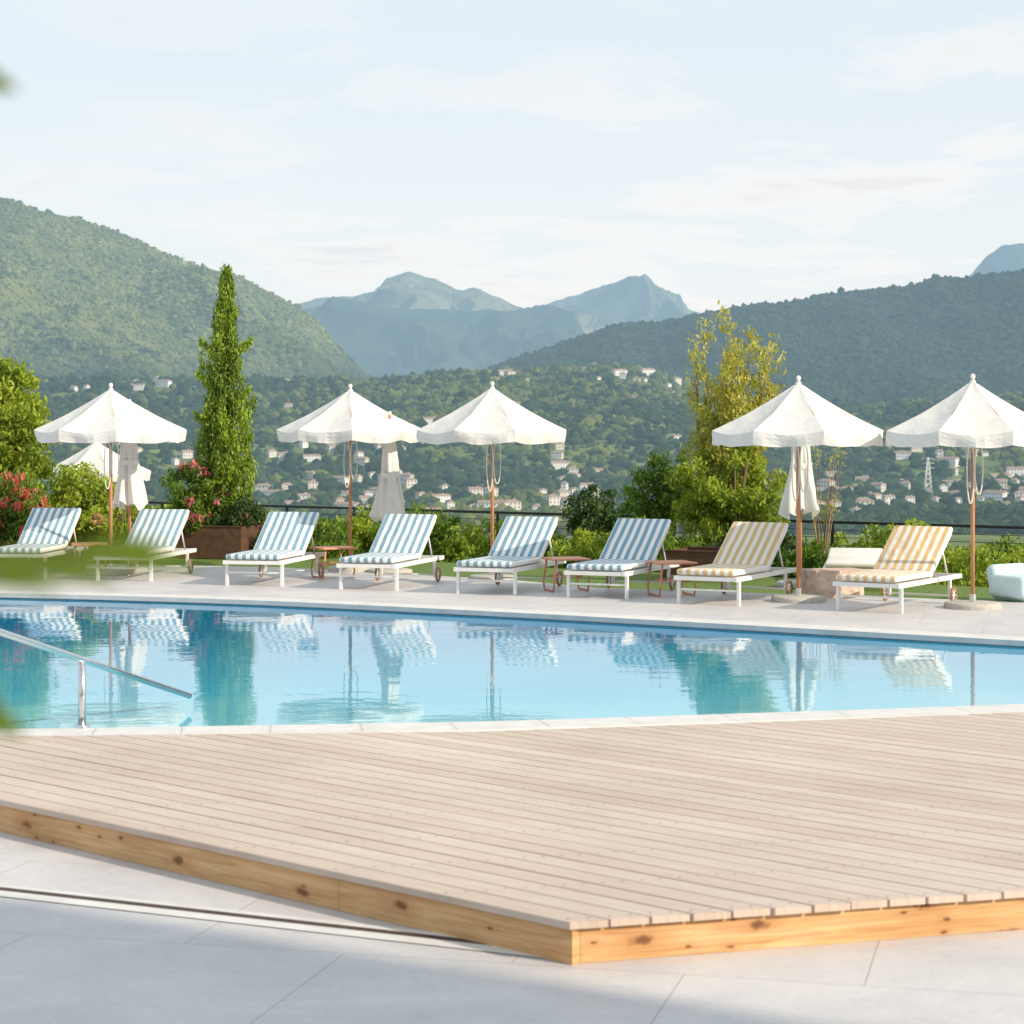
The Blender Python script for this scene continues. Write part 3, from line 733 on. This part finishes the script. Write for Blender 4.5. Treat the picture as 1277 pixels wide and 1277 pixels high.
ridge('distant_mountain',rfar,2.8,5600,0,50,151,HM_mid,(260,150),rough=5)

bm=bmesh.new(); bmesh.ops.create_icosphere(bm,subdivisions=1,radius=1); IV=np.array([v.co[:] for v in bm.verts]); IF=np.array([[v.index for v in f.verts] for f in bm.faces]); bm.free()
def blobs(name,P,S,mat,zs=1.0):
    n=len(P); nv=len(IV)
    j=1+.5*(rng.random((n,nv,1))-.5)
    st=np.stack([S*(.7+.7*rng.random(n)),S*(.8+.4*rng.random(n)),S*zs*(.6+.8*rng.random(n)**2)],1)[:,None,:]
    V=(IV[None]*j*st+P[:,None,:]).reshape(-1,3); F=(IF[None]+np.arange(n)[:,None,None]*nv).reshape(-1,3)
    place(np_mesh(name,V,F,[mat],np.repeat(rng.random(n),nv),smooth=False),name)
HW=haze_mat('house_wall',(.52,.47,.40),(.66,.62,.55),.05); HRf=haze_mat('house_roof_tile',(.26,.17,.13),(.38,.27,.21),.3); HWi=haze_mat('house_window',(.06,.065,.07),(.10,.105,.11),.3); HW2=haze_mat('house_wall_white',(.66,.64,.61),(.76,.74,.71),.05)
def house(w,d,st,hip,wall):
    m=MB(); h=st*3.0; ov=.5
    m.add([(-w/2,-d/2,-4),(w/2,-d/2,-4),(w/2,d/2,-4),(-w/2,d/2,-4),(-w/2,-d/2,h),(w/2,-d/2,h),(w/2,d/2,h),(-w/2,d/2,h)],[(0,1,5,4),(1,2,6,5),(2,3,7,6),(3,0,4,7)],wall)
    rh=d*.24; rx=w/2-(d*.45 if hip else 0)
    m.add([(-w/2-ov,-d/2-ov,h),(w/2+ov,-d/2-ov,h),(w/2+ov,d/2+ov,h),(-w/2-ov,d/2+ov,h),(-rx,0,h+rh),(rx,0,h+rh)],[(0,1,5,4),(2,3,4,5),(1,2,5),(3,0,4),(3,2,1,0)],HRf)
    k=max(2,int(w/3))
    for s in range(st):
        for i in range(k):
            x=-w/2+(i+.5)*w/k; z=s*3+1.6
            for sy in(-1,1):
                y=sy*(d/2+.03); m.add([(x-.5,y,z-.7),(x+.5,y,z-.7),(x+.5,y,z+.7),(x-.5,y,z+.7)],[(0,1,2,3)],HWi)
        for sx in(-1,1):
            x=sx*(w/2+.03)
            for yy_ in(-d/4,d/4): m.add([(x,yy_-.5,s*3+.9),(x,yy_+.5,s*3+.9),(x,yy_+.5,s*3+2.3),(x,yy_-.5,s*3+2.3)],[(0,1,2,3)],HWi)
    m.box((w*.2,d*.12,h+rh*.9),(.8,.8,1.6),wall)
    return m.mesh('village_house')
HV=[house(10,8,2,True,HW),house(12,7,2,False,HW),house(8,7,2,True,HW2),house(14,8,2,True,HW),house(9,6,2,False,HW2),house(22,9,2,False,HW2),house(8,6,1,False,HW2)]
HP=[]
def town(n,x0,x1,y0,y1,lift=0.5):
    k=0;tries=0
    while k<n and tries<6000:
        tries+=1; y=random.uniform(y0,y1); x=random.uniform(x0,x1)/2700*y
        if any(abs(x-a)<11 and abs(y-b)<20 for a,b in HP): continue
        if vnoise(np.array([x/70]),np.array([y/70]),9)[0]<.36: continue
        HP.append((x,y)); k+=1
        z=float(valley_z(np.array([x]),np.array([y]))[0])
        o=place(random.choice(HV),'village_house',None,(x,y,z+lift),random.uniform(-.9,.9)); s=random.uniform(.6,.95); o.scale=(s,s,s)
town(76,-345,110,1490,1950); town(62,360,660,1480,1950); town(14,-640,-330,1500,1900); town(20,-600,-240,2350,2680); town(13,90,215,2350,2640); town(14,-340,340,1950,2300); town(6,-60,80,2350,2640)
def scat(n,y0,y1,s0,s1,name,mat,xl=.3,keep=None):
    y=rng.uniform(y0,y1,n); x=rng.uniform(-xl,xl,n)*y; ok=np.ones(n,bool)
    for hx_,hy_ in HP: ok&=~((np.abs(x-hx_)<5.5)&(hy_-y<34)&(hy_-y>-9))
    if keep is not None: ok&=keep(x,y)
    x=x[ok];y=y[ok]; S=s0+(s1-s0)*rng.random(len(x))**2; z=valley_z(x,y)
    blobs(name,np.stack([x,y,z+S*.5],1),S,mat)
dv=lambda x,y: fbm(x/170,y/170,3,77)
scat(13000,1250,2100,2.2,6.0,'distant_tree_mass',HM_tree,keep=lambda x,y:(dv(x,y)+rng.normal(0,.1,len(x))>.08))
scat(13000,1950,2750,2.2,6.0,'distant_tree_mass',HM_tree,keep=lambda x,y:(dv(x,y)+rng.normal(0,.1,len(x))>-.2))
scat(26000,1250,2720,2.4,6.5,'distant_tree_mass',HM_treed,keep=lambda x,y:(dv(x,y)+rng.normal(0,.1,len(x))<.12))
def mscat(n,fn,mat,s0,s1,xa,xb,name):
    f,D,foot,px=fn; y=foot+(D-foot)*rng.uniform(0,1,n); x=rng.uniform(xa,xb,n)*y/2700
    ok=fbm(x/60,y/60,3,5)+rng.normal(0,.15,n)>-.35; x=x[ok];y=y[ok]
    S=s0+(s1-s0)*rng.random(len(x))**2; z=f(x,y); blobs(name,np.stack([x,y,z+S*.1],1),S,mat)
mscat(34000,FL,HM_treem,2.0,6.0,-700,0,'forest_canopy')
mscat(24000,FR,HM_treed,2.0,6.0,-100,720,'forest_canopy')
def pylon(x,y,h,z=None):
    if z is None: z=float(valley_z(np.array([x]),np.array([y]))[0])
    m=MB(); b=h*.1
    for sx,sy in((-1,-1),(1,-1),(1,1),(-1,1)): m.tube([(sx*b,sy*b,0),(sx*.4,sy*.4,h)],.25,HW2,4)
    for k in range(8):
        t0=k/8;t1=(k+1)/8; r0=b+(.4-b)*t0; r1=b+(.4-b)*t1
        for s in(-1,1):
            m.tube([(-r0,s*r0,h*t0),(r1,s*r1,h*t1)],.12,HW2,4); m.tube([(r0,s*r0,h*t0),(-r1,s*r1,h*t1)],.12,HW2,4)
    for t in(.72,.84,.95): m.tube([(-h*.16,0,h*t),(0,0,h*t+.8),(h*.16,0,h*t)],.2,HW2,4)
    m.obj('electricity_pylon',None,(x,y,z)); return z+h
pylon(519/2700*1650,1650,30)
zl=float(FL[0](np.array([-575.]),np.array([3800.]))[0]); pylon(-575,3800,42,zl)

# ---------------------------------------------------------------- unseen building behind/right, placed and sized to shade the near paving
u=SUNH; v=np.array([-u[1],u[0]])
M_plaster=simple('unseen_building_plaster',(.62,.58,.53),(.70,.66,.60),3,.9,.2,.01); M_glass=simple('window_glass',(.03,.035,.04),(.04,.045,.05),3,.1,.0,.01)
hb=MB(); W=26.0; Dp=12; Hh=10.8
hb.box((-W/2,Dp/2,Hh/2),(W,Dp,Hh),M_plaster); hb.box((-W/2,Dp/2,Hh+.12),(W+.5,Dp+.5,.24),M_plaster)
for s in range(3):
    for i in range(7):
        x=-2.0-i*3.6; z=s*3.4+1.6
        hb.box((x,-.02,z),(1.5,.05,2.2),M_glass); hb.box((x,-.06,z-1.16),(1.7,.12,.08),M_white)
        if s:
            hb.box((x,-.5,z-1.28),(2.4,1.0,.1),M_plaster)
            for q in np.linspace(-1.15,1.15,12): hb.box((x+q,-.97,z-.7),(.02,.02,1.0),M_black)
            hb.box((x,-.97,z-.18),(2.4,.04,.04),M_black)
pos=u*13+v*6.0
hb.obj('unseen_building',None,(pos[0],pos[1],0),math.atan2(v[1],v[0]))
bpy.data.objects['unseen_building'].scale=(1,-1,1)

# ---------------------------------------------------------------- world and sun
w=bpy.data.worlds.new('World'); scene.world=w; w.use_nodes=True; nt=w.node_tree; nt.nodes.clear()
out=nt.nodes.new('ShaderNodeOutputWorld'); bg=nt.nodes.new('ShaderNodeBackground'); bg.inputs[1].default_value=.15
sky=nt.nodes.new('ShaderNodeTexSky'); sky.sky_type='NISHITA'; sky.sun_disc=False; sky.sun_elevation=EL; sky.sun_rotation=math.atan2(SUNH[0],SUNH[1]); sky.dust_density=1.5; sky.air_density=1.0
tc=nt.nodes.new('ShaderNodeTexCoord'); s=nt.nodes.new('ShaderNodeSeparateXYZ'); L(nt,tc.outputs['Generated'],s.inputs[0])
zc=mth(nt,'MAXIMUM',s.outputs['Z'],0.0)
zz=mth(nt,'ADD',zc,.09)
cb=nt.nodes.new('ShaderNodeCombineXYZ'); L(nt,mth(nt,'DIVIDE',s.outputs['X'],zz),cb.inputs[0]); L(nt,mth(nt,'DIVIDE',s.outputs['Y'],zz),cb.inputs[1])
f1=noise(nt,cb.outputs[0],1.15,6,.62,.3)
hz=ramp(nt,mth(nt,'MULTIPLY',zc,4.2,clamp=True),[(0,(6.3,6.4,6.4)),(1,(5.15,5.95,6.45))])
veil=mixc(nt,.9,sky.outputs[0],hz)
clf=ramp(nt,f1,[(.49,(0,0,0)),(.60,(1,1,1))])
shade=ramp(nt,f1,[(.53,(6.75,6.6,6.45)),(.68,(5.4,5.5,5.7))])
low_=mth(nt,'SUBTRACT',1,mth(nt,'MULTIPLY',mth(nt,'SUBTRACT',zc,.09),7,clamp=True))
east=mth(nt,'ADD',.55,mth(nt,'MULTIPLY',s.outputs['X'],2.0),clamp=True)
amt=mth(nt,'MULTIPLY',mth(nt,'MULTIPLY',mth(nt,'ADD',mth(nt,'MULTIPLY',low_,.65),.35),mth(nt,'ADD',.35,east)),.95,clamp=True)
col=mixc(nt,mth(nt,'MULTIPLY',clf,amt),veil,shade)
L(nt,col,bg.inputs[0]); L(nt,bg.outputs[0],out.inputs[0])
try: w.cycles.sampling_method='MANUAL'; w.cycles.sample_map_resolution=256
except Exception: pass
sd=bpy.data.lights.new('sun','SUN'); sd.energy=5.0; sd.angle=R(.53); sd.color=(1,.85,.65); so=bpy.data.objects.new('sun',sd); scene.collection.objects.link(so)
dirv=Vector((SUNH[0]*math.cos(EL),SUNH[1]*math.cos(EL),math.sin(EL))); so.rotation_euler=dirv.to_track_quat('Z','Y').to_euler(); so.location=dirv*60

# ---------------------------------------------------------------- camera
cd=bpy.data.cameras.new('camera'); cam=bpy.data.objects.new('camera',cd); scene.collection.objects.link(cam)
cam.location=(0,0,1.85); cam.rotation_euler=(R(90),0,0); cd.sensor_width=36; cd.lens=76.1; cd.shift_y=-.0857; cd.clip_start=.05; cd.clip_end=60000
cd.dof.use_dof=True; cd.dof.focus_distance=21; cd.dof.aperture_fstop=6.3
scene.camera=cam
scene.view_settings.view_transform='Standard'; scene.view_settings.look='None'; scene.view_settings.exposure=0
